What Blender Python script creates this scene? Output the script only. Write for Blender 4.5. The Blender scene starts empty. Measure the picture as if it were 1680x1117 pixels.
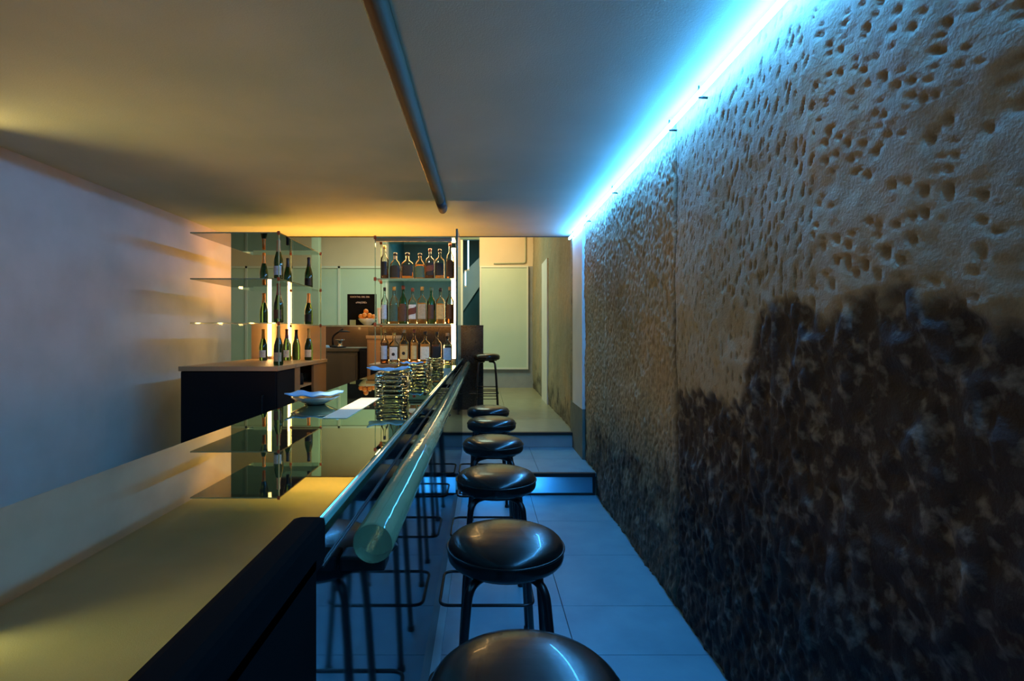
import bpy, bmesh, math, random
import numpy as np
from mathutils import Vector, Matrix
random.seed(7); rng = np.random.default_rng(11)
PI = math.pi
C = bpy.context.scene.collection
CAMZ = 1.37; F = 870.0; VX, VY = 793.0, 549.0

# ---------------------------------------------------------------- materials
def _new(name):
    m = bpy.data.materials.new(name); m.use_nodes = True
    nt = m.node_tree; b = nt.nodes['Principled BSDF']; return m, nt, b
def mat(name, col, rough=.5, metal=0., noise=None, bump=None, spec=None, coat=0., trans=0., ior=1.45, stretch=(1,1,1)):
    m, nt, b = _new(name)
    b.inputs['Base Color'].default_value = (*col, 1); b.inputs['Roughness'].default_value = rough
    b.inputs['Metallic'].default_value = metal; b.inputs['IOR'].default_value = ior
    b.inputs['Transmission Weight'].default_value = trans; b.inputs['Coat Weight'].default_value = coat
    if spec is not None: b.inputs['Specular IOR Level'].default_value = spec
    tc = nt.nodes.new('ShaderNodeTexCoord'); mp = nt.nodes.new('ShaderNodeMapping')
    nt.links.new(tc.outputs['Object'], mp.inputs[0]); mp.inputs['Scale'].default_value = stretch
    if noise:                       # (scale, other colour, detail)
        n = nt.nodes.new('ShaderNodeTexNoise'); n.inputs['Scale'].default_value = noise[0]; n.inputs['Detail'].default_value = noise[2]
        nt.links.new(mp.outputs[0], n.inputs['Vector'])
        r = nt.nodes.new('ShaderNodeValToRGB'); r.color_ramp.elements[0].position = .3; r.color_ramp.elements[1].position = .72
        r.color_ramp.elements[0].color = (*col, 1); r.color_ramp.elements[1].color = (*noise[1], 1)
        nt.links.new(n.outputs['Fac'], r.inputs[0]); nt.links.new(r.outputs[0], b.inputs['Base Color'])
    if bump:                        # (scale, strength, distance)
        n = nt.nodes.new('ShaderNodeTexNoise'); n.inputs['Scale'].default_value = bump[0]; n.inputs['Detail'].default_value = 6
        nt.links.new(mp.outputs[0], n.inputs['Vector'])
        bp = nt.nodes.new('ShaderNodeBump'); bp.inputs['Strength'].default_value = bump[1]; bp.inputs['Distance'].default_value = bump[2]
        nt.links.new(n.outputs['Fac'], bp.inputs['Height']); nt.links.new(bp.outputs[0], b.inputs['Normal'])
    return m
def emit(name, col, s):
    m, nt, b = _new(name); b.inputs['Base Color'].default_value = (0, 0, 0, 1)
    b.inputs['Emission Color'].default_value = (*col, 1); b.inputs['Emission Strength'].default_value = s; return m
def pane_glass(name, tint, refl=1.0, ior=1.5):
    m = bpy.data.materials.new(name); m.use_nodes = True; nt = m.node_tree; nt.nodes.clear()
    o = nt.nodes.new('ShaderNodeOutputMaterial'); mx = nt.nodes.new('ShaderNodeMixShader')
    t = nt.nodes.new('ShaderNodeBsdfTransparent'); t.inputs[0].default_value = (*tint, 1)
    g = nt.nodes.new('ShaderNodeBsdfGlossy'); g.inputs['Roughness'].default_value = .02; g.inputs[0].default_value = (refl, refl, refl, 1)
    fr = nt.nodes.new('ShaderNodeFresnel'); fr.inputs[0].default_value = ior
    nt.links.new(fr.outputs[0], mx.inputs[0]); nt.links.new(t.outputs[0], mx.inputs[1]); nt.links.new(g.outputs[0], mx.inputs[2])
    nt.links.new(mx.outputs[0], o.inputs[0]); return m
def mirror_glass(name, col, rough, diff, dcol):
    m = bpy.data.materials.new(name); m.use_nodes = True; nt = m.node_tree; nt.nodes.clear()
    o = nt.nodes.new('ShaderNodeOutputMaterial'); mx = nt.nodes.new('ShaderNodeMixShader'); mx.inputs[0].default_value = diff
    g = nt.nodes.new('ShaderNodeBsdfGlossy'); g.inputs[0].default_value = (*col, 1); g.inputs['Roughness'].default_value = rough
    d = nt.nodes.new('ShaderNodeBsdfDiffuse'); d.inputs[0].default_value = (*dcol, 1)
    nt.links.new(g.outputs[0], mx.inputs[1]); nt.links.new(d.outputs[0], mx.inputs[2]); nt.links.new(mx.outputs[0], o.inputs[0]); return m

M = {}
M['ceiling'] = mat('plaster ceiling', (.30, .39, .32), .9, noise=(1.6, (.38, .46, .38), 5), bump=(160, .25, .004))
M['plaster'] = mat('wall plaster', (.42, .40, .34), .85, noise=(3, (.5, .48, .42), 4), bump=(60, .2, .003))
M['strip'] = mat('smooth plaster strip', (.55, .58, .55), .7, noise=(4, (.62, .64, .6), 3))
M['slab'] = mat('blue grey stone slab', (.085, .21, .27), .38, noise=(5, (.12, .27, .33), 8), bump=(40, .08, .002))
M['slab2'] = mat('olive stone slab', (.21, .22, .13), .33, noise=(6, (.26, .27, .17), 8), bump=(40, .08, .002))
M['joint'] = mat('dark joint', (.05, .10, .12), .9)
M['nosing'] = mat('dark bronze nosing', (.02, .018, .018), .45, .3)
M['riser'] = mat('milky blue riser glass', (.45, .75, .9), .25)
M['riserdark'] = mat('grey riser stone', (.25, .28, .29), .6, noise=(6, (.3, .33, .33), 4))
M['darkblock'] = mat('dark stone block', (.10, .12, .10), .8, noise=(12, (.14, .16, .13), 6), bump=(50, .3, .004))
M['risertube'] = emit('blue riser tube', (.13, .50, 1.0), 150)
M['amberfill'] = emit('added amber fill tube', (1.0, .48, .12), 13)
M['neon'] = emit('blue white tube', (.065, .38, 1.0), 145)
M['warmtube'] = emit('warm white tube', (1.0, .60, .22), 15)
M['pin'] = mat('black iron', (.015, .015, .015), .5, .5)
M['vinyl'] = mat('black vinyl', (.008, .007, .006), .26, bump=(14, .15, .01), spec=.42, coat=.15)
M['blackmetal'] = mat('black enamel tube', (.008, .008, .009), .28, spec=.6)
M['steelring'] = mat('dark steel ring', (.03, .03, .033), .25, .7)
M['foot'] = mat('black rubber', (.012, .012, .012), .8)
M['top'] = mirror_glass('green mirrored glass top', (.66, .76, .60), .012, .12, (.05, .07, .05))
M['front'] = mirror_glass('dark polished glass front', (.50, .55, .55), .05, .2, (.010, .014, .016))
M['topedge'] = mat('polished glass edge', (.22, .45, .36), .12, 0, coat=.5)
M['blackpanel'] = mat('black lacquered end', (.003, .003, .003), .9, spec=.05)
M['crystal'] = mat('solid clear rod', (.62, .70, .42), .04, trans=.8, ior=1.46, bump=(14, .25, .01))
M['pane'] = pane_glass('clear shelf glass', (.93, .98, .94))
M['paneedge'] = mat('green shelf edge', (.45, .62, .40), .1, trans=.55)
M['fitting'] = mat('copper clamp', (.35, .10, .05), .35, .6)
M['wood'] = mat('warm oak veneer', (.30, .16, .065), .45, noise=(5, (.38, .21, .09), 6), stretch=(1, 1, .15))
M['woodpale'] = mat('pale oak edge', (.38, .24, .11), .45, noise=(8, (.46, .30, .15), 5), stretch=(.2, 1, 1))
M['greywood'] = mat('grey brown laminate', (.07, .06, .035), .5, noise=(6, (.10, .085, .05), 5), stretch=(1, 1, .2))
M['brown'] = mat('glossy brown veneer', (.085, .05, .02), .22, noise=(4, (.13, .075, .03), 4), coat=.5)
M['granite'] = mat('black granite', (.006, .007, .007), .2, noise=(60, (.022, .026, .024), 6))
M['ledge'] = mat('green stone ledge', (.20, .28, .22), .2, noise=(20, (.28, .36, .28), 6))
M['black'] = mat('matt black', (.007, .007, .008), .7, spec=.2)
M['panel'] = mat('pale green laminate', (.46, .60, .48), .5, noise=(2.5, (.50, .63, .51), 6))
M['panelframe'] = mat('pale frame', (.62, .68, .60), .4)
M['cream'] = mat('cream plaster', (.58, .52, .38), .85, noise=(2, (.64, .57, .43), 4))
M['pillar'] = mat('green grey pillar', (.30, .36, .26), .8, noise=(5, (.34, .40, .29), 4))
M['stair'] = mat('blue stair plaster', (.16, .30, .38), .7, noise=(3, (.2, .34, .42), 3))
M['teal'] = mat('teal painted recess', (.10, .20, .20), .7, noise=(3, (.13, .24, .23), 3))
M['bluetube'] = emit('blue tube', (.35, .75, 1.0), 5)
M['beam'] = mat('aged bronze trough', (.05, .033, .015), .6, 0, spec=.2, noise=(9, (.12, .08, .04), 8), bump=(25, .3, .004), stretch=(1, .15, 1))
M['beamcap'] = mat('dark trough end', (.025, .02, .018), .6)
M['napkin'] = mat('blue tissue paper', (.22, .48, .72), .8, bump=(50, .3, .003))
M['dish'] = mat('grey glazed dish', (.25, .26, .22), .15, coat=.6)
M['ashglass'] = mat('thick moulded glass', (.90, .97, .93), .03, trans=1., ior=1.48)
M['orange'] = mat('orange peel', (.75, .24, .03), .5, bump=(90, .3, .003), noise=(3, (.8, .32, .05), 2))
M['bowl'] = mat('pale ceramic', (.65, .78, .66), .2)
M['chalk'] = mat('black letter board', (.006, .008, .009), .8, spec=.1)
M['white'] = mat('white lettering', (.9, .92, .88), .6)
M['card'] = mat('pale green card', (.35, .55, .46), .7)
M['paper'] = mat('cream light patch', (.85, .72, .50), .6)  # colour of the strip that imitates light on the counter
M['chrome'] = mat('brushed steel', (.6, .6, .58), .22, 1.)
# bottles
M['bglass'] = pane_glass('clear bottle glass', (.90, .93, .86), 1.0, 1.55)
M['ggreen'] = mat('dark green bottle glass', (.035, .08, .03), .05, trans=.8, ior=1.45)
M['gmid'] = pane_glass('green bottle glass', (.45, .75, .50), 1.0, 1.55)
M['amber'] = mat('amber spirit', (.95, .48, .10), .02, trans=.5, ior=1.34)
M['brownliq'] = mat('dark spirit', (.35, .12, .03), .02, trans=.6, ior=1.34)
M['clearliq'] = mat('clear spirit', (.93, .90, .80), .02, trans=1., ior=1.34)
for k, c in dict(lblack=(.008, .009, .009), lcream=(.68, .60, .42), lblue=(.42, .50, .55), lbrown=(.09, .045, .02), lred=(.14, .035, .015),
                 lgreen=(.05, .10, .06), lgold=(.62, .42, .14), lwhite=(.62, .62, .54), lbeige=(.42, .34, .20)).items():
    M[k] = mat('label ' + k[1:], c, .55, noise=(70, tuple(min(1, v * 1.3 + .003) for v in c), 3))
for k, c in dict(cblack=(.015, .015, .015), cgold=(.55, .33, .08), cred=(.25, .06, .03), corange=(.72, .30, .06), ccork=(.45, .28, .14), cgreen=(.06, .16, .09)).items():
    M[k] = mat('cap ' + k[1:], c, .35, .3 if k in ('cgold', 'corange') else 0)

# ---------------------------------------------------------------- mesh helpers
def box(bm, x0, x1, y0, y1, z0, z1, bev=0, mi=0):
    t = bmesh.new(); bmesh.ops.create_cube(t, size=1)
    for v in t.verts: v.co = Vector(((x0+x1)/2 + v.co.x*(x1-x0), (y0+y1)/2 + v.co.y*(y1-y0), (z0+z1)/2 + v.co.z*(z1-z0)))
    if bev: bmesh.ops.bevel(t, geom=t.edges[:], offset=bev, segments=2, profile=.6, affect='EDGES')
    for f in t.faces: f.material_index = mi
    me = bpy.data.meshes.new('t'); t.to_mesh(me); t.free(); bm.from_mesh(me); bpy.data.meshes.remove(me); return bm
def tube(bm, pts, r, seg=12, closed=False, cap=True):
    pts = [Vector(p) for p in pts]; n = len(pts); rings = []
    rr = r if isinstance(r, (list, tuple)) else [r]*n
    up = None
    for i, p in enumerate(pts):
        a = pts[(i-1) % n] if (closed or i > 0) else p; b = pts[(i+1) % n] if (closed or i < n-1) else p
        t = (b-a).normalized()
        if up is None: up = t.orthogonal().normalized()
        else: up = (up - t*up.dot(t)).normalized()
        s = t.cross(up)
        rings.append([bm.verts.new(p + (up*math.cos(2*PI*k/seg) + s*math.sin(2*PI*k/seg))*rr[i]) for k in range(seg)])
    for i in range(n if closed else n-1):
        A, B = rings[i], rings[(i+1) % n]
        for k in range(seg): 
            f = bm.faces.new((A[k], A[(k+1) % seg], B[(k+1) % seg], B[k])); f.smooth = True
    if not closed and cap:
        bm.faces.new(rings[0][::-1]); bm.faces.new(rings[-1])
    return bm
def arc(pts, r, n=6, closed=False):            # round the corners of a polyline
    P = [Vector(p) for p in pts]; out = []; m = len(P)
    for i in range(m):
        if not closed and i in (0, m-1): out.append(P[i]); continue
        p, a, b = P[i], P[(i-1) % m], P[(i+1) % m]
        d1 = (a-p); d2 = (b-p); k = min(r, d1.length*.49, d2.length*.49)
        s = p + d1.normalized()*k; e = p + d2.normalized()*k
        for j in range(n+1):
            t = j/n; out.append(s*(1-t)**2 + p*2*t*(1-t) + e*t*t)
    return out
def sq(a, n):                                   # superellipse direction
    c, s = math.cos(a), math.sin(a); e = 2.0/n
    return math.copysign(abs(c)**e, c), math.copysign(abs(s)**e, s)
def lathe(bm, prof, seg=28, n=2.0, sy=1.0, cx=0, cy=0, cap0=True, cap1=True, smooth=True, mi=0):
    rings = []
    for p in prof:
        r, z = p[0], p[1]; nn = p[2] if len(p) > 2 else n; ys = p[3] if len(p) > 3 else sy
        rings.append([bm.verts.new((cx + r*sq(2*PI*k/seg, nn)[0], cy + r*ys*sq(2*PI*k/seg, nn)[1], z)) for k in range(seg)])
    for A, B in zip(rings, rings[1:]):
        for k in range(seg):
            f = bm.faces.new((A[k], A[(k+1) % seg], B[(k+1) % seg], B[k])); f.smooth = smooth; f.material_index = mi
    if cap0: f = bm.faces.new(rings[0][::-1]); f.material_index = mi
    if cap1: f = bm.faces.new(rings[-1]); f.material_index = mi
    return bm
def obj(name, bm, m, parent=None, loc=None):
    me = bpy.data.meshes.new(name); bmesh.ops.recalc_face_normals(bm, faces=bm.faces[:]); bm.to_mesh(me); bm.free()
    for k in (m if isinstance(m, (list, tuple)) else [m]): me.materials.append(M[k])
    o = bpy.data.objects.new(name, me); C.objects.link(o)
    if parent: o.parent = parent
    if loc: o.location = loc
    return o
def B(): return bmesh.new()
def bx(*a, **k): return box(B(), *a, **k)
def tag(o, label, cat, group=None, kind=None):
    o['label'] = label; o['category'] = cat
    if group: o['group'] = group
    if kind: o['kind'] = kind
    return o
def thing(name, label, cat, loc=(0, 0, 0), rz=0, group=None):
    o = bpy.data.objects.new(name, None); o.empty_display_size = .05; C.objects.link(o); o.location = loc; o.rotation_euler = (0, 0, rz)
    return tag(o, label, cat, group)
def struct(name, bm, m, label=None):
    o = obj(name, bm, m); o['kind'] = 'structure'
    if label: o['label'] = label
    return o
def dup(root, loc, rz=0, label=None):
    r = root.copy(); C.objects.link(r); r.location = loc; r.rotation_euler = (0, 0, rz)
    if label: r['label'] = label
    for ch in list(root.children):
        c = ch.copy(); C.objects.link(c); c.parent = r
        for g in list(ch.children):
            d = g.copy(); C.objects.link(d); d.parent = c
    return r

# ---------------------------------------------------------------- the setting
XW = .96; ZC = 2.44; YS1, YS2, YE, YF = 4.53, 5.58, 5.78, 10.3; Z1, Z2 = .187, .341; ZU = 3.7
XL = -2.75; XLU = -5.4
def slabs(bm, xs, ys, z, th=.03, g=.0015):
    for a, b in zip(xs, xs[1:]):
        for c, d in zip(ys, ys[1:]): box(bm, a+g, b-g, c+g, d-g, z-th, z, bev=.0012)
b = B(); slabs(b, [-2.75, -1.9, -1.05, -.19, .40, .98], [-1.6, -.9, -.2, .5, 1.2, 1.75, 2.27, 2.68, 3.3, 3.9, 4.53], 0)
fl = struct('floor', b, 'slab'); 
struct('floor', bx(-2.75, 1.0, -1.6, 4.54, -.12, -.025), 'joint')
b = B(); slabs(b, [-2.75, -1.1, -.45, .48, .98], [4.53, 5.05, 5.58], Z1)
struct('floor', b, 'slab')
struct('floor', bx(-2.75, 1.0, 4.75, 5.6, -.02, Z1-.025), 'joint')
b = B(); slabs(b, [-5.4, -3.6, -1.8, -.6, .3, .98], [5.58, 6.5, 7.4, 8.4, 9.4, 10.4], Z2)
struct('floor', b, 'slab2')
struct('floor', bx(-5.4, 1.0, 5.62, 10.4, -.02, Z2-.025), 'joint')
# step risers
b = B(); box(b, -.19, .955, 4.515, 4.553, Z1-.030, Z1+.004, bev=.003); box(b, -.19, .955, 4.522, 4.56, 0, .018, bev=.002); box(b, .935, .955, 4.52, 4.56, .018, Z1-.03)
struct('trim_1', b, 'nosing', 'dark metal frame round the glowing step riser')
struct('trim_2', bx(-.19, .934, 4.535, 4.54, .018, Z1-.031), 'riser', 'blue glowing glass riser of the lower step')
_nt = M['riser'].node_tree; _tr = _nt.nodes.new('ShaderNodeBsdfTranslucent'); _tr.inputs[0].default_value = (.5, .8, .95, 1); _mx = _nt.nodes.new('ShaderNodeMixShader'); _mx.inputs[0].default_value = .8
_nt.links.new(_nt.nodes['Principled BSDF'].outputs[0], _mx.inputs[1]); _nt.links.new(_tr.outputs[0], _mx.inputs[2]); _nt.links.new(_mx.outputs[0], _nt.nodes['Material Output'].inputs[0])
t = thing('riser_lamp', 'blue tube lamp glowing behind the milky glass step riser', 'lamp', (0, 4.64, .118))
obj('tube', tube(B(), [(-.17, 0, 0), (.52, 0, 0)], .009, 12), 'risertube', t); obj('end_cap', tube(B(), [(.521, 0, 0), (.54, 0, 0)], .012, 12), 'pin', t); obj('stand', bx(.524, .536, -.006, .006, -.142, -.012), 'pin', t)
struct('trim_3', bx(-2.7, .955, 5.585, 5.62, Z1, Z2-.026), 'riserdark', 'grey stone riser of the upper step')
struct('trim_4', bx(-.62, .955, 5.565, 5.62, Z2-.025, Z2+.003, bev=.003), 'nosing', 'dark nosing of the upper step')
struct('ceiling', bx(-2.9, 1.05, -1.7, YE, ZC, ZC+.12), 'ceiling')
struct('trim_5', bx(-2.75, .96, YE-.012, YE+.004, ZC-.008, ZC), 'nosing', 'thin dark edge strip at the end of the low ceiling')
struct('ceiling', bx(-5.5, 1.05, YE-.1, 10.5, ZU, ZU+.1), 'plaster')
struct('wall_front', bx(-5.5, 1.05, YE-.12, YE-.02, ZC+.12, ZU), 'plaster')
struct('wall_left', bx(XL-.1, XL, -1.7, YE, -.05, ZC), 'plaster')
struct('wall_left', bx(XLU-.1, XLU, YE-.12, 10.4, 0, ZU), 'plaster')
struct('wall_left', bx(XLU-.1, XL-.1, YE-.12, YE-.02, 0, ZC+.12), 'plaster')
struct('wall_near', bx(-2.9, 1.05, -1.7, -1.6, -.05, ZC), 'plaster')

# --- rough stone wall on the right
def vnoise(U, V, su, sv, seed):
    r = np.random.default_rng(seed); u = U/su; v = V/sv; u = u-u.min()+2; v = v-v.min()+2
    G = r.random((int(u.max())+3, int(v.max())+3)); i = u.astype(int); j = v.astype(int); fu = u-i; fv = v-j
    fu = fu*fu*(3-2*fu); fv = fv*fv*(3-2*fv)
    return (G[i, j]*(1-fu)*(1-fv) + G[i+1, j]*fu*(1-fv) + G[i, j+1]*(1-fu)*fv + G[i+1, j+1]*fu*fv) - .5
def stone(name, ys, zs, fine, pits, matname):
    Y, Z = np.meshgrid(ys, zs, indexing='ij')
    D = .018*vnoise(Y, Z, .45, .5, 1) + .008*vnoise(Y, Z, .11, .13, 2)
    far = 1/(1+np.exp(-(Y-2.66)/.01))
    D += (.0035 + .0045*far)*vnoise(Y, Z, .028, .045, 3) + (.0016+.004*far)*vnoise(Y, Z, .012, .02, 4)
    edge = 1.115 + .10*vnoise(Y, Z*0, .13, 1, 5) + .06*vnoise(Y, Z, .04, .04, 6) + np.clip(2.0-Y, 0, .16)*2.0
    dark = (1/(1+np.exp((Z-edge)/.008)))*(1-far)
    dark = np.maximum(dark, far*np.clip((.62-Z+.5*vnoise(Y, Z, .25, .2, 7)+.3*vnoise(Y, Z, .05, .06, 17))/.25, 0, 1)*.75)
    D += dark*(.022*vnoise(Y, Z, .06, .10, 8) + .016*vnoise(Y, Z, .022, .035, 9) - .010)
    pit_shade = np.zeros_like(D)
    crack = np.exp(-((Y-2.655-.02*vnoise(Z, Y*0, .12, 1, 10))/(.011+.02*np.clip(vnoise(Z, Y*0, .3, 1, 12), 0, 1)))**2)
    D -= crack*(.012+.02*np.clip(vnoise(Z, Y*0, .2, 1, 11)+.2, 0, 1))
    for (py, pz, a, b_, dp, ang) in pits:
        i0, i1 = np.searchsorted(ys, [py-3*a, py+3*a]); j0, j1 = np.searchsorted(zs, [pz-3*b_, pz+3*b_])
        if i1-i0 < 1 or j1-j0 < 1: continue
        du = Y[i0:i1, j0:j1]-py; dv = Z[i0:i1, j0:j1]-pz; du = du + dv*ang
        w = a*(.55 + .45*np.clip(-dv/b_, -1, 1))    # wider at the foot: tear shape
        q = (du/w)**2 + (dv/b_)**2
        g = np.exp(-q**1.6); D[i0:i1, j0:j1] -= dp*g*(1-.8*dark[i0:i1, j0:j1])
        pit_shade[i0:i1, j0:j1] = np.maximum(pit_shade[i0:i1, j0:j1], g*(.55 if py < 2.66 else .22))  # recess shade painted into the colour of each pit
    dark = np.maximum(dark, np.maximum(pit_shade, crack*.8))  # painted shade of pits and crack joins the dark stone mask
    X = XW - D
    X = np.maximum(X, XW-.016)
    ny, nz = Y.shape
    co = np.stack([X, Y, Z], -1).reshape(-1, 3)
    idx = np.arange(ny*nz).reshape(ny, nz)
    q = np.stack([idx[:-1, :-1], idx[:-1, 1:], idx[1:, 1:], idx[1:, :-1]], -1).reshape(-1, 4)
    me = bpy.data.meshes.new(name); me.vertices.add(len(co)); me.vertices.foreach_set('co', co.ravel())
    me.loops.add(q.size); me.loops.foreach_set('vertex_index', q.ravel().astype(np.int32))
    me.polygons.add(len(q)); me.polygons.foreach_set('loop_start', np.arange(0, q.size, 4, dtype=np.int32))
    me.update(calc_edges=True)
    at = me.attributes.new('rock_and_shade', 'FLOAT', 'POINT'); at.data.foreach_set('value', dark.ravel().astype(np.float32))
    me.polygons.foreach_set('use_smooth', np.ones(len(q), dtype=bool))
    me.materials.append(matname)
    o = bpy.data.objects.new(name, me); C.objects.link(o); o['kind'] = 'structure'
    return o
m, nt, pb = _new('chiselled stone'); L = nt.links; N = nt.nodes.new
tc = N('ShaderNodeTexCoord'); n1 = N('ShaderNodeTexNoise'); n1.inputs['Scale'].default_value = 1.7; n1.inputs['Detail'].default_value = 6
r1 = N('ShaderNodeValToRGB'); r1.color_ramp.elements[0].color = (.20, .19, .12, 1); r1.color_ramp.elements[1].color = (.30, .24, .14, 1)
r1.color_ramp.elements[0].position = .32; r1.color_ramp.elements[1].position = .68
e = r1.color_ramp.elements.new(.52); e.color = (.24, .23, .16, 1)
n2 = N('ShaderNodeTexNoise'); n2.inputs['Scale'].default_value = 28; n2.inputs['Detail'].default_value = 5
r2 = N('ShaderNodeValToRGB'); r2.color_ramp.elements[0].color = (.7, .7, .7, 1); r2.color_ramp.elements[1].color = (1.25, 1.25, 1.2, 1)
mu = N('ShaderNodeMixRGB'); mu.blend_type = 'MULTIPLY'; mu.inputs[0].default_value = 1
n3 = N('ShaderNodeTexNoise'); n3.inputs['Scale'].default_value = 22; n3.inputs['Detail'].default_value = 7
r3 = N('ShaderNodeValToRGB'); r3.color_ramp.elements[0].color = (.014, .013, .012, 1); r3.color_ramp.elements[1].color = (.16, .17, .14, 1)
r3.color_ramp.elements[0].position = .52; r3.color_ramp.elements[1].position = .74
at = N('ShaderNodeAttribute'); at.attribute_name = 'rock_and_shade'; mx = N('ShaderNodeMixRGB')
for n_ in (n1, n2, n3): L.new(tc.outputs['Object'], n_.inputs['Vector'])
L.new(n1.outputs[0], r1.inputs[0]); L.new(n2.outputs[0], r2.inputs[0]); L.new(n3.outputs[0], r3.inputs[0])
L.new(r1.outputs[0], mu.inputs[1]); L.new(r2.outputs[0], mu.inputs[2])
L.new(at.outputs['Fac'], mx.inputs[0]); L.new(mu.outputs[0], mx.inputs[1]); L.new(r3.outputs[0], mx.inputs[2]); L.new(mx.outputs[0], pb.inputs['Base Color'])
pb.inputs['Roughness'].default_value = .8
n4 = N('ShaderNodeTexNoise'); n4.inputs['Scale'].default_value = 120; n4.inputs['Detail'].default_value = 5
bp = N('ShaderNodeBump'); bp.inputs['Strength'].default_value = .6; bp.inputs['Distance'].default_value = .004
L.new(tc.outputs['Object'], n4.inputs['Vector']); L.new(n4.outputs[0], bp.inputs['Height']); L.new(bp.outputs[0], pb.inputs['Normal'])
STONE = m
pits = []
y = -.9
while y < 2.62:
    z = .0; sp = .052 if y < 2.15 else .040
    while z < 2.4:
        if random.random() < .85:
            k = random.uniform(.45, 1.05) * (1 if y < 2.15 else .75)
            ang = .15 + .5*math.exp(-(2.3-z)**2/.3) + random.uniform(-.15, .15)
            pits.append((y+random.uniform(-.5, .5)*sp, z+random.uniform(-.02, .02), (.0085 if y < 2.15 else .007)*k, .018*k*random.uniform(.8, 1.4), .016*k, ang))
        z += random.uniform(.03, .055)
    y += sp
while y < 5.6:
    z = .0
    while z < 2.4:
        k = random.uniform(.7, 1.3)
        pits.append((y+random.uniform(-.02, .02), z+random.uniform(-.015, .015), .011*k, .014*k*random.uniform(.7, 1.5), .008*k, random.uniform(-.1, .6)))
        z += random.uniform(.024, .042)
    y += .034
ys = np.concatenate([np.arange(-1.65, 1.0, .03), np.arange(1.0, 1.55, .015), np.arange(1.55, 2.8, .0055), np.arange(2.8, 4.2, .008), np.arange(4.2, 5.8, .012)])
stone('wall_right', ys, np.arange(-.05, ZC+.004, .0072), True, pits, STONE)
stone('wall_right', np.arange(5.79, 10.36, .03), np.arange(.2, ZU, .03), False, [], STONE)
struct('wall_right', bx(1.0, 1.08, -1.7, 10.4, -.1, ZU), 'plaster')
struct('trim_6', bx(.935, 1.0, 5.02, 5.55, .665, 2.40), 'strip', 'smooth pale plaster strip set in the stone wall beside the steps')
struct('trim_7', bx(.937, 1.0, 5.02, 5.70, Z1, .664, bev=.004), 'darkblock', 'smooth stone block below the plaster strip')
struct('trim_8', bx(.935, 1.0, 7.80, 8.50, Z2, 2.50), 'strip', 'smooth pale plaster strip in the stone wall of the back room')

# --- far wall with stair recess; x pieces  (YF = 10.3, opening from XO0 to XO1)
XO0, XO1 = -1.86, -.075
struct('wall_back', bx(-5.4, XO0, YF, YF+.12, 2.70, ZU), 'cream')
struct('wall_back', bx(XO0, XO1, YF, YF+.12, 3.22, ZU), 'teal')
struct('wall_back', bx(XO1, .99, YF, YF+.12, 2.70, ZU), 'cream')
struct('wall_back', bx(-5.4, XO0, YF, YF+.12, Z2-.02, 2.70), 'panel')
struct('wall_back', bx(XO1, .99, YF, YF+.12, Z2-.02, 2.70), 'riserdark')
b = B()
for x in (-4.6, -3.72, -2.8, XO0-.02): box(b, x-.02, x+.02, YF-.02, YF, Z2, 2.70)
box(b, -5.4, XO0, YF-.02, YF, 2.66, 2.70)
struct('trim_9', b, 'panelframe', 'pale battens between the green wall panels')
# stair recess
struct('wall_recess', bx(XO0-.3, XO1+.3, 12.4, 12.5, 0, ZU), 'teal')
struct('wall_recess', bx(XO0-.12, XO0, YF+.12, 12.4, 0, ZU), 'teal')
struct('wall_recess', bx(XO1, XO1+.12, YF+.12, 12.4, 0, ZU), 'teal')
struct('floor', bx(XO0-.2, XO1+.2, YF, 12.5, .2, Z2), 'slab')
struct('ceiling', bx(XO0-.2, XO1+.2, YF, 12.5, ZU, ZU+.1), 'teal')
# stair: sloping white slab rising to the right
b = B(); v = [(-.62, 1.55), (-.04, 2.42), (-.04, 3.0), (-.42, 2.62), (-.62, 2.2)]
A = [b.verts.new((x, 10.9, z)) for x, z in v]; A2 = [b.verts.new((x, 11.5, z)) for x, z in v]
b.faces.new(A); b.faces.new(A2[::-1])
for i in range(5): j = (i+1) % 5; b.faces.new((A[i], A[j], A2[j], A2[i]))
struct('trim_10', b, 'stair', 'white sloping underside of a staircase in the recess')
struct('trim_11', bx(-.47, -.40, 10.32, 10.44, 1.5, 3.3), 'panelframe', 'pale jamb at the stair opening')
struct('pillar_1', bx(-2.98, -2.86, 9.2, 9.35, Z2, ZU), 'pillar')['label'] = 'green grey pillar in the back room'
for nm, x, z0, z1 in (('wall_lamp', -.30, 2.68, 3.25), ('wall_lamp', -.355, 2.35, 2.62)):
    t = thing(nm, 'upright blue tube lamp in the stair opening, ' + ('the longer upper one' if z0 > 2.5 else 'the shorter lower one'), 'lamp', (x, 10.55, z0), group=None)
    obj('tube', tube(B(), [(0, 0, 0), (0, 0, z1-z0)], .014), 'bluetube', t)
    bb = B(); box(bb, -.02, .02, -.02, .02, -.03, 0); obj('end_cap', bb, 'panelframe', t); obj('end_cap', bx(-.02, .02, -.02, .02, z1-z0, z1-z0+.03), 'panelframe', t)
# big framed white panel standing on the far wall
t = thing('wall_panel', 'large pale green framed rectangular panel on the far wall behind the last stool', 'panel', (.40, YF-.04, .70))
obj('board', bx(-.44, .44, 0, .03, .02, 1.98), 'panel', t)
b = B(); box(b, -.47, -.44, -.012, .035, 0, 2.0); box(b, .44, .47, -.012, .035, 0, 2.0); box(b, -.44, .44, -.012, .035, 1.97, 2.0); box(b, -.44, .44, -.012, .035, 0, .03)
obj('frame', b, 'panelframe', t)
t = tag(obj('conduit_pipe', tube(B(), arc([(.82, YF-.02, 3.5), (.82, YF-.02, 2.76), (.50, YF-.02, 2.755), (.2, YF-.02, 2.75)], .05), .012), 'pillar'),
        'thin pipe running down the cream wall to the top of the big pale panel', 'pipe')

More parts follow.
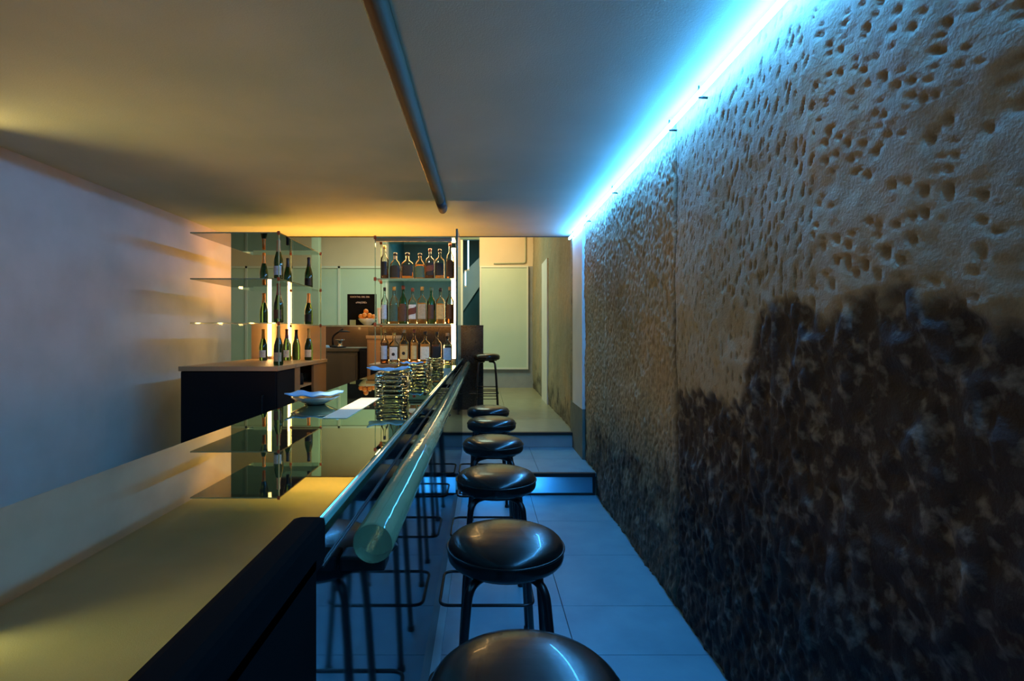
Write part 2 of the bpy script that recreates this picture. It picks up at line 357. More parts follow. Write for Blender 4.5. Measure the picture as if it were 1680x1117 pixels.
# ---------------------------------------------------------------- neon tube and ceiling trough
XN, ZN = .918, 2.395
t = thing('neon_tube', 'long glowing blue-white tube along the top of the stone wall', 'light', (XN, 0, ZN))
obj('tube', tube(B(), [(0, -1.4, 0), (0, 5.66, 0)], .0115, 12), 'neon', t)
for yy in (.35, 1.35, 2.26, 2.62, 3.78, 4.72, 5.45):
    b = B(); tube(b, arc([(0.0, yy, .010), (0, yy, .036)], .01), .0035, 8); tube(b, [(-.002, yy, -.013), (.038, yy, -.016)], .0055, 8)
    obj('support_pin', b, 'pin', t)
t = thing('ceiling_trough', 'long half-round bronze trough fixed under the ceiling above the bar', 'ceiling fixture', (-.342, 0, ZC))
def trough(y0, y1, x0off=0):
    b = B(); R = []
    for yy in (y0, y1):
        R.append([b.verts.new((.039*math.cos(PI+PI*k/16), yy, -.002+.052*math.sin(PI+PI*k/16))) for k in range(17)])
    for k in range(16):
        f = b.faces.new((R[0][k], R[0][k+1], R[1][k+1], R[1][k])); f.smooth = True
    b.faces.new(R[0][::-1]); b.faces.new(R[1]); b.faces.new((R[0][0], R[0][16], R[1][16], R[1][0])); return b
obj('trough', trough(-.6, 4.14), 'beam', t); obj('end_cap', trough(4.142, 4.46), 'beamcap', t)['label'] = 'dark end piece'
obj('side_lip', bx(-.0435, -.0395, -.6, 4.14, -.012, 0), 'chrome', t)

# ---------------------------------------------------------------- bar counter
ZT = 1.13; XB = -.215
t = thing('bar_counter', 'long bar counter with mirrored green glass top and dark polished front', 'bar counter', (0, 0, 0))
obj('glass_top', bx(-.67, XB, -.45, 5.40, ZT-.012, ZT, bev=.002), 'top', t)
obj('top_edge', bx(XB+.0005, XB+.007, .70, 5.40, ZT-.012, ZT-.001, bev=.002), 'topedge', t)['label'] = 'bright green polished glass edge'
obj('front_panel', bx(XB-.03, XB+.001, .652, 5.40, .02, ZT-.013), 'front', t)
obj('plinth_strip', bx(XB, XB+.035, .672, 4.50, .0, .016), 'riserdark', t)
obj('metal_line', bx(XB+.0015, XB+.004, .70, 5.3, ZT-.068, ZT-.065), 'nosing', t)
obj('body', bx(-.66, XB-.031, -.45, 5.40, .0, ZT-.023), 'black', t)
b = B(); box(b, XB-.028, XB+.012, -.45, .648, 0, ZT-.03, bev=.004); box(b, XB-.03, XB+.012, -.45, .690, ZT-.055, ZT+.006, bev=.010)
obj('end_panel', b, 'blackpanel', t)['label'] = 'black end panel with a rounded cap'

t = thing('crystal_rail', 'thick clear glass rail running along the front of the bar', 'rail', (-.157, 0, 1.0735))
obj('rod', tube(B(), [(0, .752, 0), (0, .757, 0), (0, 5.30, 0)], [.0275, .029, .029], 48), 'crystal', t)
for yy in (.80, 2.1, 3.5, 4.9):
    b = B(); box(b, -.055, .012, yy-.02, yy+.02, -.052, -.0305, bev=.004)
    R = [(.030*0, 0)]
    tube(b, [(.032*math.cos(PI+PI*k/10), yy, .032*math.sin(PI+PI*k/10)) for k in range(2, 9)], .004, 8)
    obj('bracket', b, 'pin', t)

# ---------------------------------------------------------------- stools
def make_stool():
    t = thing('bar_stool', '', 'stool', (0, 0, 0), group='round black stools along the bar')
    R = .172
    prof = [(0.001, .786), (.05, .7855), (.10, .782), (.135, .776), (.156, .768), (.166, .759), (.1705, .749)]
    obj('seat', lathe(B(), prof + [(.1725, .738), (.1725, .722), (.170, .712), (.163, .704), (.150, .699), (.12, .697)], 64, cap0=True, cap1=True), 'vinyl', t)
    o = obj('piping', tube(B(), [(.1725*math.cos(2*PI*k/64), .1725*math.sin(2*PI*k/64), .744) for k in range(64)], .0032, 8, closed=True), 'vinyl', t)
    b = B(); lathe(b, [(.135, .6965), (.135, .688)], 40); obj('seat_plate', b, 'blackmetal', t)
    for sx in (-1, 1):
        for sy in (-1, 1):
            p = arc([(sx*.035, sy*.035, .678), (sx*.105, sy*.105, .676), (sx*.122, sy*.122, .50), (sx*.148, sy*.148, .012)], .075, 10)
            l = obj('leg', tube(B(), p, .0125, 14), 'blackmetal', t)
            obj('foot_cap', lathe(B(), [(.016, 0), (.0165, .004), (.0155, .02), (.014, .022)], 20, cx=sx*.148, cy=sy*.148), 'foot', l)
    p = arc([(-.235, -.155, .27), (.150, -.155, .27), (.150, .155, .27), (-.235, .155, .27)], .045, 8, closed=True)
    obj('foot_ring', tube(B(), p, .0065, 12, closed=True), 'steelring', t)
    return t
stool = make_stool()
SP = [(.075, .93, 0, 'round black stool closest to the camera, cut by the bottom of the photo'),
      (.066, 1.58, 0, 'second round black stool from the camera, the largest one seen whole'),
      (.056, 2.31, 0, 'third round black stool from the camera along the bar'),
      (.056, 3.04, 0, 'fourth round black stool from the camera, in front of the glowing step'),
      (.058, 3.76, 0, 'fifth round black stool from the camera, just before the step'),
      (.040, 4.36, 0, 'sixth round black stool from the camera, its seat seen just above the fifth'),
      (.045, 6.98, Z2, 'black stool alone on the raised floor at the far end of the bar')]
for i, (x, y, z, lb) in enumerate(SP):
    if i == 0: stool.location = (x, y, z); stool['label'] = lb
    else: last = dup(stool, (x, y, z), 0, lb)
for z in (.20, .24, .32, .36):          # the far stool carries extra rungs
    obj('rung', tube(B(), [(-.14, -.145, z), (.14, -.145, z)], .005, 8), 'steelring', last)

# ---------------------------------------------------------------- bottles
def bottle(kind, h, r, glass='bglass', liq='amber', fill=.6, lab='lblack', cap='cblack', n=2, sy=1, label2=None, name='spirit_bottle'):
    t = thing(name, '', 'bottle', (0, 0, 0))
    rn = r*.30
    if kind == 'champ': P = [(r*.9, 0), (r, .01), (r, h*.40), (r*.93, h*.50), (r*.72, h*.60), (r*.46, h*.72), (r*.34, h*.84), (r*.33, h*.97), (r*.36, h*.975), (r*.36, h)]
    elif kind == 'square': P = [(r*.92, 0, 4), (r, .008, 4.5), (r, h*.60, 4.5), (r*.9, h*.66, 3), (rn*1.2, h*.73, 2), (rn, h*.80, 2), (rn, h*.95, 2)]
    elif kind == 'tall': P = [(r*.94, 0), (r, .008), (r, h*.58), (r*.9, h*.64), (rn*1.3, h*.74), (rn, h*.82), (rn, h*.95)]
    elif kind == 'arch': P = [(r*.92, 0, 3), (r, .01, 3), (r, h*.42, 3), (r*.93, h*.55, 2.6), (r*.72, h*.66, 2.2), (rn*1.3, h*.73, 2), (rn, h*.80, 2), (rn, h*.95, 2)]
    else: P = [(r*.9, 0, 3), (r, .01, 3.4), (r*1.0, h*.55, 3.4), (r*.95, h*.62, 3), (rn*1.6, h*.70, 2), (rn*1.1, h*.75, 2), (rn, h*.95, 2)]   # flask
    P = [(p[0], p[1], p[2] if len(p) > 2 else n, sy if p[0] > rn*1.7 else 1) for p in P]
    g = obj('glass_body', lathe(B(), P, 32), glass, t)
    if liq:
        zt = h*fill; Q = []
        for a, b_ in zip(P, P[1:]+[None]):
            if a[1] < zt: Q.append((max(a[0]-.0035, .004), a[1]+.004, a[2], a[3]))
            if b_ and a[1] < zt <= b_[1]:
                k = (zt-a[1])/(b_[1]-a[1]); Q.append((max(a[0]+(b_[0]-a[0])*k-.0035, .004), zt+.004, b_[2], a[3]))
        obj('liquid', lathe(B(), Q, 24), liq, t)
    if kind == 'champ':
        obj('foil', lathe(B(), [(r*.50, h*.70), (r*.38, h*.82), (r*.37, h*.95), (r*.40, h*.96), (r*.40, h*1.0), (r*.2, h*1.012)], 24, cap0=False), cap, t)
        if lab: lathe_label(t, r+.0012, h*.10, h*.33, 2, 1, lab, .95)
        if label2: lathe_label(t, r*.60+.0012, h*.60, h*.66, 2, 1, label2, 3.0, r*.75)
    else:
        obj('cap', lathe(B(), [(rn*1.15, h*.90), (rn*1.25, h*.905), (rn*1.25, h*.99), (rn*.9, h)], 20), cap, t)
        nn = P[2][2]; top = {'square': .53, 'tall': .52, 'arch': .50, 'flask': .52}[kind]
        if kind == 'arch': arch_label(t, r, sy, nn, h*.07, h*.36, h*.56, lab)
        else: lathe_label(t, r+.0012, h*.13, h*top, nn, sy, lab, .74)
        if label2 == 'diag': diag_label(t, r, sy, nn, h*.26, h*.44)
        elif label2 == 'dot':
            b = B(); ry = -(r*sy+.0028); b2 = bmesh.ops.create_circle(b, cap_ends=True, segments=20, radius=r*.35, matrix=Matrix.Translation((0, ry, h*.30)) @ Matrix.Rotation(PI/2, 4, 'X')); obj('emblem', b, 'lblack', t)
        elif label2:
            lathe_label(t, rn*1.15, h*.77, h*.88, 2, 1, label2, 3.1)
    return t
def lathe_label(t, r, z0, z1, n, sy, m_, half, r1=None):
    b = B(); K = 16; R = []
    for z, rr in ((z0, r if r1 is None else r1), (z1, r)):
        R.append([b.verts.new((rr*sq(-PI/2+half*(2*k/K-1), n)[0], rr*sy*sq(-PI/2+half*(2*k/K-1), n)[1] - (0 if sy == 1 else .0012), z)) for k in range(K+1)])
    for k in range(K): f = b.faces.new((R[0][k], R[0][k+1], R[1][k+1], R[1][k])); f.smooth = True
    o = obj('label', b, m_, t); return o
def arch_label(t, r, sy, n, z0, z1, z2, m_):
    b = B(); K = 20; lo = []; hi = []
    for k in range(K+1):
        u = 2*k/K-1; a = -PI/2+1.0*u; x, y = (r+.0015)*sq(a, n)[0], (r*sy+.0018)*sq(a, n)[1]
        lo.append(b.verts.new((x, y, z0))); hi.append(b.verts.new((x*.98, y, z1+(z2-z1)*.8*math.sqrt(max(0, 1-u*u)))))
    for k in range(K): b.faces.new((lo[k], lo[k+1], hi[k+1], hi[k]))
    obj('label', b, m_, t)
def diag_label(t, r, sy, n, z0, z1):
    b = B(); K = 12; lo = []; hi = []
    for k in range(K+1):
        u = 2*k/K-1; a = -PI/2+1.1*u; x, y = (r+.0025)*sq(a, n)[0], (r*sy+.003)*sq(a, n)[1]
        s = .35*(z1-z0)*u; lo.append(b.verts.new((x, y, z0+s))); hi.append(b.verts.new((x, y, z1+s)))
    for k in range(K): b.faces.new((lo[k], lo[k+1], hi[k+1], hi[k]))
    obj('diagonal_band', b, 'lred', t)
ORD = ['first', 'second', 'third', 'fourth', 'fifth', 'sixth', 'seventh', 'eighth']
YB = 4.42; PX = YB/F
ZSH = {'top': 1.8285, 'middle': 1.460, 'bottom': ZT+.0005}
G = {'top': [(631, 13, 56, 'tall', 'bglass', 'brownliq', .3, 'lblack', 'cgold', 2, 1, None, 'slim clear bottle with black label and gold stopper'),
             (648.5, 18, 44, 'arch', 'bglass', 'amber', .3, 'lblack', 'cblack', 2, .7, 'lbeige', 'squat bottle with wide shoulders and black label'),
             (668.5, 20, 44, 'flask', 'bglass', 'amber', .25, 'lblack', 'cblack', 2, .55, None, 'broad flask bottle with large black label'),
             (689, 18, 43, 'arch', 'bglass', 'amber', .55, 'lgreen', 'cblack', 2, .6, None, 'bottle with arched dark green label'),
             (705.5, 14.5, 51, 'square', 'bglass', 'brownliq', .5, 'lblack', 'cred', 2, 1, 'diag', 'square bottle with slanting dark label band'),
             (721.5, 15, 50, 'square', 'bglass', 'amber', .22, 'lblack', 'cblack', 2, .8, None, 'clear square bottle with black band label'),
             (738.5, 14, 61, 'arch', 'bglass', 'brownliq', .3, 'lbrown', 'cred', 2, 1, None, 'tall bottle with domed dark brown label and red cap')],
     'middle': [(631, 12, 60, 'tall', 'bglass', 'clearliq', .5, 'lblue', 'cblack', 2, 1, None, 'slim bottle with silvery blue label'),
             (646.5, 15, 61, 'arch', 'bglass', 'amber', .45, 'lgreen', 'cgold', 2, .8, None, 'amber bottle with oval green label'),
             (661.5, 14.5, 63, 'arch', 'gmid', 'amber', .35, 'lbrown', 'cred', 2, .9, None, 'green glass bottle with brown label'),
             (677, 13.5, 59, 'square', 'bglass', 'amber', .5, 'lwhite', 'cred', 2, 1, 'diag', 'square bottle with slanting red-brown band on white label'),
             (692.5, 15, 61, 'square', 'bglass', 'amber', .55, 'lbeige', 'cgold', 2, .8, None, 'amber bottle with large beige label'),
             (707.5, 14, 60, 'tall', 'gmid', 'amber', .35, 'lbrown', 'cgreen', 2, 1, None, 'green necked bottle with brown square label'),
             (722.5, 14, 59, 'square', 'bglass', 'amber', .55, 'lgold', 'cblack', 2, 1, None, 'amber bottle with gold label'),
             (738, 13.5, 61, 'tall', 'bglass', 'brownliq', .45, 'lbrown', 'ccork', 2, 1, None, 'bottle with dark brown label and yellow band')],
     'bottom': [(631, 14, 56, 'tall', 'bglass', 'brownliq', .6, 'lblue', 'cgold', 2, 1, None, 'dark bottle with tall pale blue label'),
             (646.5, 15, 51, 'square', 'bglass', 'clearliq', .55, 'lwhite', 'cgold', 2, 1, 'dot', 'square bottle with white label and round black emblem'),
             (663, 15.5, 56, 'flask', 'bglass', 'amber', .55, 'lgold', 'ccork', 2, .7, 'dot', 'amber flask bottle with round dark emblem'),
             (679.5, 13.5, 56, 'tall', 'bglass', 'amber', .6, 'lgold', 'cred', 2, 1, None, 'slender amber bottle with gold label'),
             (697.5, 16.5, 52, 'square', 'bglass', 'amber', .6, 'lcream', 'cblack', 2, .8, None, 'wide square bottle with cream label'),
             (716.5, 16, 52, 'square', 'bglass', 'brownliq', .58, 'lblack', 'cblack', 2, .8, None, 'square shouldered bottle with black label'),
             (734, 15.5, 50, 'flask', 'bglass', 'clearliq', .6, 'lblue', 'ccork', 2, .6, None, 'broad bottle with pale label and cork stopper')]}
for sh, lst in G.items():
    for i, (cx, w, hpx, kind, gl, liq, fill, lab, cap, n, sy, l2, desc) in enumerate(lst):
        yb = YB if not (sh == 'bottom' and i == 6) else 4.36
        t = bottle(kind, hpx*PX, w*PX/2, gl, liq, fill, lab, cap, n, sy, l2)
        t.location = ((cx-VX)*yb/F, yb, ZSH[sh])
        t['label'] = f'{desc}, {sh} shelf, {ORD[i]} from left'
        t['group'] = f'spirit bottles on the {sh} shelf of the right rack'
LS = {'top': 1.8145, 'middle': 1.466, 'bottom': 1.1245}
CH = [('top', 457, 4.26, 64, 'ggreen', 'lblue', 'ccork', 'large front champagne bottle with bluish label'),
      ('middle', 457, 4.26, 64, 'ggreen', 'lbrown', 'cred', 'large front champagne bottle with brown label'),
      ('bottom', 457, 4.26, 64, 'ggreen', 'lbeige', 'cgold', 'large front champagne bottle with beige label'),
      ('top', 433, 5.05, 57, 'ggreen', None, 'corange', 'champagne bottle with orange foil neck'),
      ('top', 472, 5.08, 49, 'ggreen', None, 'cblack', 'dark bottle half hidden behind the large front bottle'),
      ('top', 506.5, 5.14, 51, 'ggreen', 'lblack', 'cblack', 'dark champagne bottle at the back right corner'),
      ('middle', 433, 5.05, 51, 'ggreen', None, 'corange', 'champagne bottle with orange foil neck'),
      ('middle', 506.5, 5.14, 51, 'ggreen', 'lblack', 'corange', 'champagne bottle with orange foil at the back right corner'),
      ('bottom', 432, 5.05, 51, 'ggreen', 'lcream', 'cgold', 'champagne bottle with cream label and gold neck'),
      ('bottom', 470.5, 5.08, 51, 'ggreen', 'lcream', 'cred', 'champagne bottle with cream label, middle of the shelf'),
      ('bottom', 486, 5.18, 49, 'ggreen', None, 'cblack', 'plain dark champagne bottle without label'),
      ('bottom', 506.5, 5.14, 51, 'ggreen', 'lcream', 'cgold', 'champagne bottle with cream label at the right corner')]
for sh, cx, yb, hpx, gl, lab, cap, desc in CH:
    t = bottle('champ', hpx*yb/F, (7.6 if yb < 4.5 else 6.6)*yb/F, gl, None, 0, lab, cap, name='champagne_bottle')
    t.location = ((cx-VX)*yb/F, yb, LS[sh]+.0005); t['label'] = f'{desc}, {sh} shelf'; t['group'] = f'champagne bottles on the {sh} shelf of the left rack'

# ---------------------------------------------------------------- glass racks
def rack(name, label, x0, x1, y0, y1, zbase, shelves, ztop, ups):
    t = thing(name, label, 'shelf', (x0, y0, zbase)); ox, oy, oz = x0, y0, zbase
    for z in shelves + [ztop]:
        s = obj('glass_shelf', bx(0, x1-ox, 0, y1-oy, z-.010-oz, z-oz-.0005), 'pane', t)
        obj('shelf_edge', bx(0, x1-ox, -.002, 0, z-.010-oz, z-oz-.0005), 'paneedge', s)
    for (ux, uy) in ups:
        obj('upright', bx(ux-ox-.003, ux-ox+.003, uy-oy, uy-oy+.012, 0, ztop-.011-oz), 'paneedge', t)
        for z in shelves + [ztop]:
            obj('clamp', bx(ux-ox-.010, ux-ox+.012, uy-oy-.006, uy-oy-.002, z-.022-oz, z+.008-oz, bev=.002), 'fitting', t)
    return t
r = rack('glass_rack', 'glass shelf rack full of spirit bottles at the far end of the bar', -.885, -.232, 4.30, 4.62, ZT+.0005, [1.828, 1.4595], 2.165, [(-.878, 4.30), (-.878, 4.55)])
obj('top_rail', bx(.0, .63, .0, .02, 2.125-ZT, 2.153-ZT, bev=.003), 'chrome', r)
rack('glass_rack', 'glass shelf rack of champagne bottles on the oak back counter at left', -2.30, -1.60, 4.16, 5.30, 1.1245, [1.814, 1.4655], 2.175, [(-1.606, 4.16), (-1.606, 5.23), (-1.90, 5.23)])
for z in (1.828, 1.4595, ZT+.006):
    obj('fill_tube', tube(B(), [(.02, .285, z-ZT+.012), (.60, .285, z-ZT+.012)], .0045, 10), 'amberfill', r)  # tubes added to backlight the bottles in amber
# panel at rack end (opaque, blocks the warm light)
tag(obj('end_screen', bx(-.222, -.206, 4.28, 4.85, ZT+.001, 2.225, bev=.002), 'topedge'), 'tall narrow dark green glass screen standing at the end of the bottle rack', 'screen')
bpy.data.objects['end_screen'].data.materials[0] = mat('dark green screen', (.05, .10, .08), .25, coat=.4)
# warm tubes
t = thing('strip_lamp', 'upright warm glowing strip lamp beside the spirit bottles', 'lamp', (-.262, 4.66, ZT))
obj('tube', tube(B(), [(0, 0, .03), (0, 0, 1.0)], .019, 16), 'warmtube', t)
bb = B(); box(bb, -.016, .016, -.016, .016, .001, .03); obj('socket', bb, 'chrome', t)
t = thing('strip_lamp', 'upright warm glowing strip lamp behind the champagne bottles', 'lamp', (-1.952, 5.345, 1.125))
obj('tube', tube(B(), [(0, 0, .03), (0, 0, .72)], .018, 16), 'warmtube', t)
bb = B(); box(bb, -.016, .016, -.016, .016, .001, .03); obj('socket', bb, 'chrome', t)
t = thing('strip_lamp', 'warm glowing strip lamp at the left edge of the champagne rack', 'lamp', (-2.155, 5.345, 1.125))
obj('tube', tube(B(), [(0, 0, .03), (0, 0, .72)], .018, 16), 'warmtube', t)
bb = B(); box(bb, -.016, .016, -.016, .016, .001, .03); obj('socket', bb, 'chrome', t)

# ---------------------------------------------------------------- back counter and furniture behind the bar
t = thing('back_cabinet', 'oak back counter with an open compartment below the champagne rack', 'cabinet', (-1.60, 4.50, 0))
obj('cabinet_top', bx(-.76, .012, 0, .90, 1.092, 1.124, bev=.003), 'woodpale', t)
b = B(); box(b, -.02, 0, .0, .13, .0, 1.09); box(b, -.02, 0, .50, .90, .0, 1.09); box(b, -.02, 0, .13, .50, .0, .70)
obj('front', b, 'wood', t)
b = B(); box(b, -.75, -.021, .0, .02, .05, 1.09); box(b, -.75, -.021, .88, .90, .0, 1.09); box(b, -.75, -.73, .02, .88, .05, 1.09); obj('carcass', b, 'wood', t)
obj('inner_shelf', bx(-.72, -.022, .02, .88, .90, .92), 'woodpale', t)
obj('backsplash', bx(-.76, -.005, .895, .905, 1.10, 1.46), 'woodpale', t)
t = thing('fridge', 'black undercounter fridge at the left end of the back counter', 'fridge', (-2.0, 4.1, 0))
obj('body', bx(-.35, .40, .02, .395, 0, 1.085, bev=.004), 'black', t); obj('door', bx(-.34, .39, 0, .018, .1, 1.08, bev=.004), 'black', t)
obj('handle', tube(B(), arc([(.30, 0, .9), (.30, -.03, .9), (.30, -.03, .6), (.30, 0, .6)], .02), .006), 'pin', t)
obj('worktop', bx(-.36, .41, .0, .395, 1.088, 1.124, bev=.003), 'woodpale', t)
tag(obj('coffee_tin', lathe(B(), [(.035, 0), (.037, .004), (.037, .07), (.03, .08), (.03, .1), (.012, .108)], 24), 'black', loc=(-1.66, 4.78, .9205)), 'dark round tin inside the open oak compartment', 'tin')
# work station
t = thing('work_station', 'grey-brown drink station with a pale slab top in the middle behind the bar', 'cabinet', (-1.86, 6.0, Z2))
obj('slab_top', bx(0, .45, 0, .6, .838, .878, bev=.004), 'greywood', t)
obj('body', bx(.012, .43, .02, .6, 0, .837), 'greywood', t)
obj('door', bx(.03, .41, .006, .019, .06, .80, bev=.003), 'greywood', t)
ZW = Z2+.879
t = thing('citrus_juicer', 'small steel juicer with a flat dish on the drink station', 'juicer', (-1.69, 6.25, ZW))
obj('base', lathe(B(), [(.035, 0), (.035, .02), (.024, .03), (.022, .075)], 24), 'chrome', t); obj('dish', lathe(B(), [(.022, .076), (.055, .085), (.058, .094), (.05, .094), (.01, .088)], 28), 'chrome', t)
t = thing('desk_lamp', 'black bent arm lamp leaning over the drink station', 'lamp', (-1.80, 6.35, ZW))
obj('base', lathe(B(), [(.05, 0), (.05, .015), (.015, .025)], 24), 'black', t)
obj('arm', tube(B(), arc([(0, 0, .02), (-.01, 0, .13), (.12, 0, .22)], .05), .010), 'black', t)
obj('lamp_shade', lathe(B(), [(.03, .20), (.075, .185), (.075, .18), (.01, .19)], 24, cx=.13), 'black', t)
tag(obj('tray', lathe(B(), [(.075, 0), (.085, .006), (.085, .012), (.075, .009), (.01, .008)], 30), 'black', loc=(-1.67, 6.12, ZW)), 'black round tray at the front of the drink station', 'tray')
b = B(); lathe(b, [(.01, .03), (.03, .028), (.04, .015), (.045, 0)], 16); o = tag(obj('folded_cloth', b, 'napkin', loc=(-1.81, 6.10, ZW)), 'small crumpled blue cloth on the left corner of the drink station', 'cloth')
t = thing('ice_bin', 'tall black bin unit right of the drink station', 'cabinet', (-1.40, 6.0, Z2))
obj('body', bx(0, .20, 0, .5, 0, .86, bev=.004), 'black', t); obj('lid', bx(0, .20, 0, .5, .861, .875, bev=.003), 'black', t)
t = thing('side_cabinet', 'narrow oak cabinet standing left of the spirit bottles', 'cabinet', (-1.13, 5.1, 0))
obj('body', bx(.01, .27, .01, .4, Z1, 1.33), 'wood', t); obj('cabinet_top', bx(0, .28, 0, .41, 1.331, 1.362, bev=.003), 'woodpale', t)
obj('door', bx(.02, .26, .0, .0095, Z1+.1, 1.30, bev=.002), 'wood', t)
o = tag(obj('service_shelf', bx(-.93, -.672, 4.28, 4.66, 1.098, ZT, bev=.003), 'wood'), 'oak board carrying the left end of the spirit rack', 'shelf')
o2 = tag(obj('support_cabinet', bx(-.92, -.675, 4.32, 4.64, 0, 1.096), 'black'), 'black cabinet under the oak board of the spirit rack', 'cabinet')
# half wall
t = thing('half_wall', 'waist-high wall with stone ledge closing the bar, black at its right end', 'partition', (0, 7.28, Z2))
obj('brown_panel', bx(-2.8, -1.58, 0, .2, 0, 1.135), 'brown', t)['label'] = 'glossy brown veneer panel'
obj('granite_panel', bx(-1.579, 0, 0, .2, 0, 1.135), 'granite', t)['label'] = 'black granite panel'
b = B(); box(b, -2.8, -.33, -.03, .26, 1.136, 1.160, bev=.003); obj('ledge', b, 'ledge', t)
obj('granite_cap', bx(-.329, .002, -.01, .21, 1.136, 1.160, bev=.003), 'granite', t)
ZL = Z2+1.1605
# letter board
def text_mesh(s, size, loc, rx=PI/2, m_='white', parent=None, name='lettering'):
    cu = bpy.data.curves.new('t', 'FONT'); cu.body = s; cu.size = size; cu.extrude = .0004
    to = bpy.data.objects.new('t', cu); C.objects.link(to); dg = bpy.context.evaluated_depsgraph_get()
    me = bpy.data.meshes.new_from_object(to.evaluated_get(dg)); bpy.data.objects.remove(to)
    me.materials.clear(); me.materials.append(M[m_]); o = bpy.data.objects.new(name, me); C.objects.link(o); o.location = loc; o.rotation_euler = (rx, 0, 0)
    if parent: o.parent = parent
    return o
t = thing('letter_board', 'black letter board reading COCKTAIL DEL DIA on the stone ledge', 'sign', (-1.915, 7.46, ZL))
obj('board', bx(0, .41, 0, .012, 0, .44, bev=.002), 'chalk', t)
text_mesh('COCKTAIL DEL DIA', .031, (.04, -.001, .390), parent=t)
text_mesh('\u00abMAJORE\u00bb', .034, (.12, -.001, .31), parent=t)
tag(obj('price_card', bx(0, .085, 0, .003, 0, .075), 'card', loc=(-1.865, 7.40, ZL)), 'small pale green card leaning at the foot of the letter board', 'card')
text_mesh('\u2014\u2014', .03, (-1.85, 7.399, ZL+.02), parent=None).name = 'tmp'
bpy.data.objects.remove(bpy.data.objects['tmp'])
t = thing('fruit_bowl', 'pale glass bowl heaped with oranges on the stone ledge', 'bowl', (-1.60, 7.32, ZL))
obj('bowl', lathe(B(), [(.045, 0), (.05, .005), (.09, .04), (.125, .085), (.121, .087), (.085, .046), (.04, .014), (.002, .012)], 36), 'bowl', t)
OP = [(-.055, -.02, .062), (.01, -.055, .060), (.055, -.005, .064), (-.01, .05, .062), (-.085, -.02, .108), (-.03, -.045, .125), (.04, -.04, .120), (.085, .0, .105), (.02, .03, .125), (-.045, .03, .130), (-.02, .0, .178)]
for i, (x, y, z) in enumerate(OP):
    b = B(); bmesh.ops.create_uvsphere(b, u_segments=18, v_segments=12, radius=.034)
    for f in b.faces: f.smooth = True
    o = obj('orange_fruit', b, 'orange', loc=(-1.60+x, 7.32+y, ZL+z+.012)); tag(o, 'one of the oranges heaped in the pale bowl on the ledge', 'orange', 'oranges in the bowl')
    if i == 10: o['label'] = 'topmost orange of the heap in the bowl'; del o['group']
t = tag(obj('white_cup', lathe(B(), [(.026, 0), (.027, .003), (.036, .09), (.038, .20), (.045, .24), (.043, .24), (.033, .19), (.001, .01)], 28), 'white', loc=(-1.44, 7.40, ZL)), 'tall white cup standing behind the oranges in front of the letter board', 'cup')

# ---------------------------------------------------------------- things on the counter
def ashtray():
    t = thing('glass_ashtray', '', 'ashtray', (0, 0, 0), group='square glass ashtrays stacked on the bar')
    s = .064
    prof = [(s*.93, 0, 6), (s, .003, 6), (s, .0155, 6), (s*.95, .018, 6), (s*.78, .018, 5), (s*.72, .012, 4), (s*.6, .006, 3), (.002, .005, 2)]
    obj('dish', lathe(B(), prof, 40, smooth=False), 'ashglass', t)
    return t
ash = ashtray(); first = True
for sn, (sx, sy, cnt) in enumerate([(-.362, 2.12, 5), (-.352, 2.95, 4), (-.350, 3.80, 4)]):
    for k in range(cnt):
        lb = f"thick square glass ashtray, {ORD[k]} from the bottom of the {['nearest', 'middle', 'farthest'][sn]} stack on the bar"
        loc = (sx+random.uniform(-.003, .003), sy+random.uniform(-.003, .003), ZT+.0005+k*.0186); rz = random.uniform(-.10, .10)
        if first: ash.location = loc; ash.rotation_euler.z = rz; ash['label'] = lb; first = False
        else: dup(ash, loc, rz, lb)
def napkin(name, w, d, loc, rz, lab, lift=.012):
    b = B(); nx, ny = 24, 16; G_ = []
    for i in range(nx+1):
        row = []
        for j in range(ny+1):
            u, v = 2*i/nx-1, 2*j/ny-1
            row.append(b.verts.new((u*w/2*(1+.03*math.sin(5*v)), v*d/2*(1+.04*math.sin(4*u)), lift*(u*u*.8+v*v*.3)+.0022*math.sin(9*u+2*v)+.003)))
        G_.append(row)
    for i in range(nx):
        for j in range(ny): f = b.faces.new((G_[i][j], G_[i+1][j], G_[i+1][j+1], G_[i][j+1])); f.smooth = True
    r_ = bmesh.ops.extrude_face_region(b, geom=b.faces[:])
    for v in r_['geom']:
        if isinstance(v, bmesh.types.BMVert): v.co.z += .004
    o = obj(name, b, 'napkin', loc=loc); o.rotation_euler.z = rz; return tag(o, lab, 'napkin')
napkin('paper_napkin', .155, .12, (-.375, 2.10, ZT+.0945), .12, 'wavy blue paper napkins on top of the nearest ashtray stack')
napkin('paper_napkin', .11, .10, (-.395, 2.94, ZT+.076), -.1, 'blue paper napkins on top of the middle ashtray stack', .006)
t = tag(obj('shallow_dish', lathe(B(), [(.030, 0), (.034, .003), (.055, .012), (.082, .026), (.080, .029), (.05, .016), (.002, .010)], 40), 'dish', loc=(-.578, 1.83, ZT+.0005)), 'shallow grey dish alone at the back edge of the bar, left', 'dish')
napkin('paper_napkin', .170, .12, (-.578, 1.83, ZT+.027), .05, 'blue paper napkins lying in the shallow dish on the bar', .009)
tag(obj('light_patch_strip', bx(-.462, -.392, 1.52, 2.01, ZT+.0005, ZT+.0015), 'paper'), 'narrow cream strip standing in for a streak of light on the glass bar top', 'card')  # added strip in place of a streak of light on the glass

# ---------------------------------------------------------------- lights
def area(name, loc, size, col, power, rot=(0, 0, 0), size_y=None, spread=None):
    l = bpy.data.lights.new(name, 'AREA'); l.energy = power; l.color = col; l.size = size
    if size_y: l.shape = 'RECTANGLE'; l.size_y = size_y
    if spread: l.spread = spread
    o = bpy.data.objects.new(name, l); C.objects.link(o); o.location = loc; o.rotation_euler = rot; return o
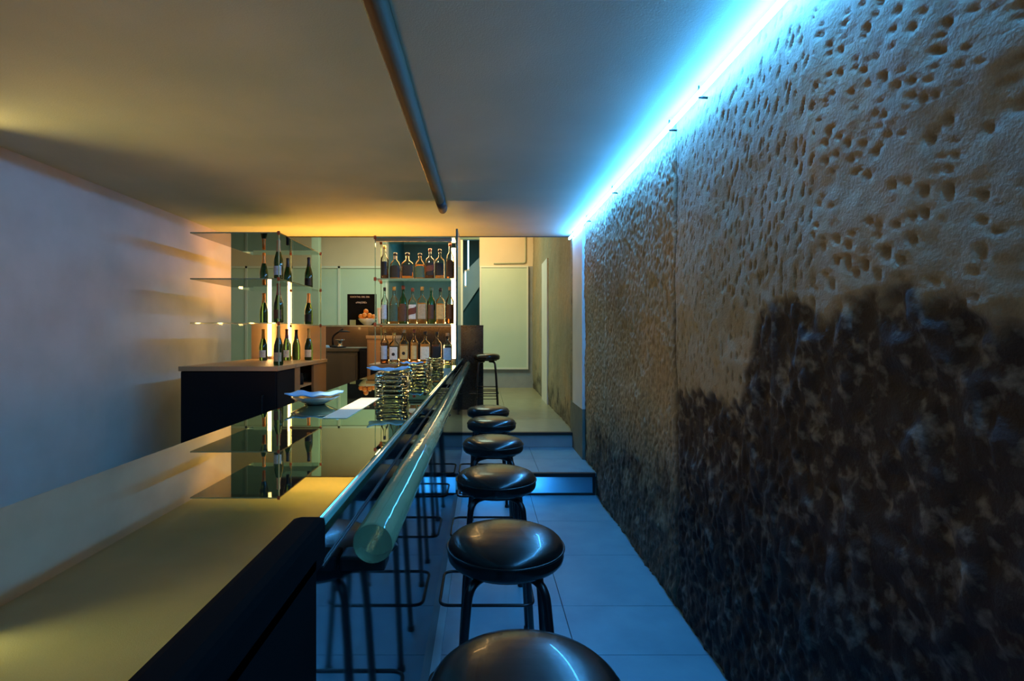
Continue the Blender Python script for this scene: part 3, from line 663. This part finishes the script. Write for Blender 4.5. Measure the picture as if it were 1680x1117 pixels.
# warm uplights behind the bar washing the end of the ceiling
area('warm_uplight', (-1.35, 5.45, 1.55), 1.9, (1, .37, .05), 56, (PI-.22, 0, 0), .12)
# warm lamps over the bartender's aisle, along with added fill lights
area('wall_sconce', (-2.70, 2.6, 1.85), 2.2, (1, .62, .20), 24, (0, -PI/2+.16, 0), .25, 2.0)
area('rack_downlight', (-.56, 4.50, 2.13), .6, (1, .62, .24), 9, (0, 0, 0), .2)
l = bpy.data.lights.new('label_fill_spot', 'SPOT'); l.energy = 26; l.color = (1, .66, .32); l.spot_size = .62; l.spot_blend = .5; l.shadow_soft_size = .04  # added spot that brightens the bottle labels from the front
o = bpy.data.objects.new('label_fill_spot', l); C.objects.link(o); o.location = (-.60, 3.2, 2.38); o.rotation_euler = (math.atan2(1.22, .78), 0, 0)
area('ceiling_fill', (-1.35, 2.3, .85), .7, (1, .42, .09), 10, (PI, 0, 0), 3.0)  # unseen fill added to warm the left part of the ceiling
# back room lamps under its high ceiling
area('back_room_lamp', (-1.2, 8.3, 3.66), 2.6, (.72, 1.0, .76), 80, (0, 0, 0), .8)
area('back_room_warm', (-.2, 9.2, 3.6), 1.2, (1, .58, .20), 40, (.5, 0, 0), .5)
area('stair_lamp', (-.9, 11.0, 3.6), 1.2, (.16, .58, .75), 9, (0, 0, 0), .6)
# added spot brightening the strip that stands in for light on the counter
l = bpy.data.lights.new('patch_fill_spot', 'SPOT'); l.energy = 130; l.color = (1, .78, .48); l.spot_size = .26; l.spot_blend = .4; l.shadow_soft_size = .02
o = bpy.data.objects.new('patch_fill_spot', l); C.objects.link(o); o.location = (-.43, 1.85, 2.36); 

w = bpy.data.worlds.new('World'); bpy.context.scene.world = w; w.use_nodes = True
w.node_tree.nodes['Background'].inputs[0].default_value = (.02, .03, .04, 1); w.node_tree.nodes['Background'].inputs[1].default_value = .2

# ---------------------------------------------------------------- camera
cam = bpy.data.cameras.new('Camera'); co = bpy.data.objects.new('Camera', cam); C.objects.link(co)
co.location = (0, 0, CAMZ); co.rotation_euler = (PI/2, 0, 0)
cam.sensor_width = 36; cam.lens = F/1680*36; cam.shift_x = (840-VX)/1680; cam.shift_y = -(558.5-VY)/1680
cam.clip_start = .02
sc = bpy.context.scene; sc.camera = co
sc.view_settings.view_transform = 'Standard'; sc.view_settings.look = 'None'; sc.view_settings.gamma = 1; sc.view_settings.exposure = 0
sc.cycles.max_bounces = 12; sc.cycles.transparent_max_bounces = 24; sc.cycles.transmission_bounces = 10
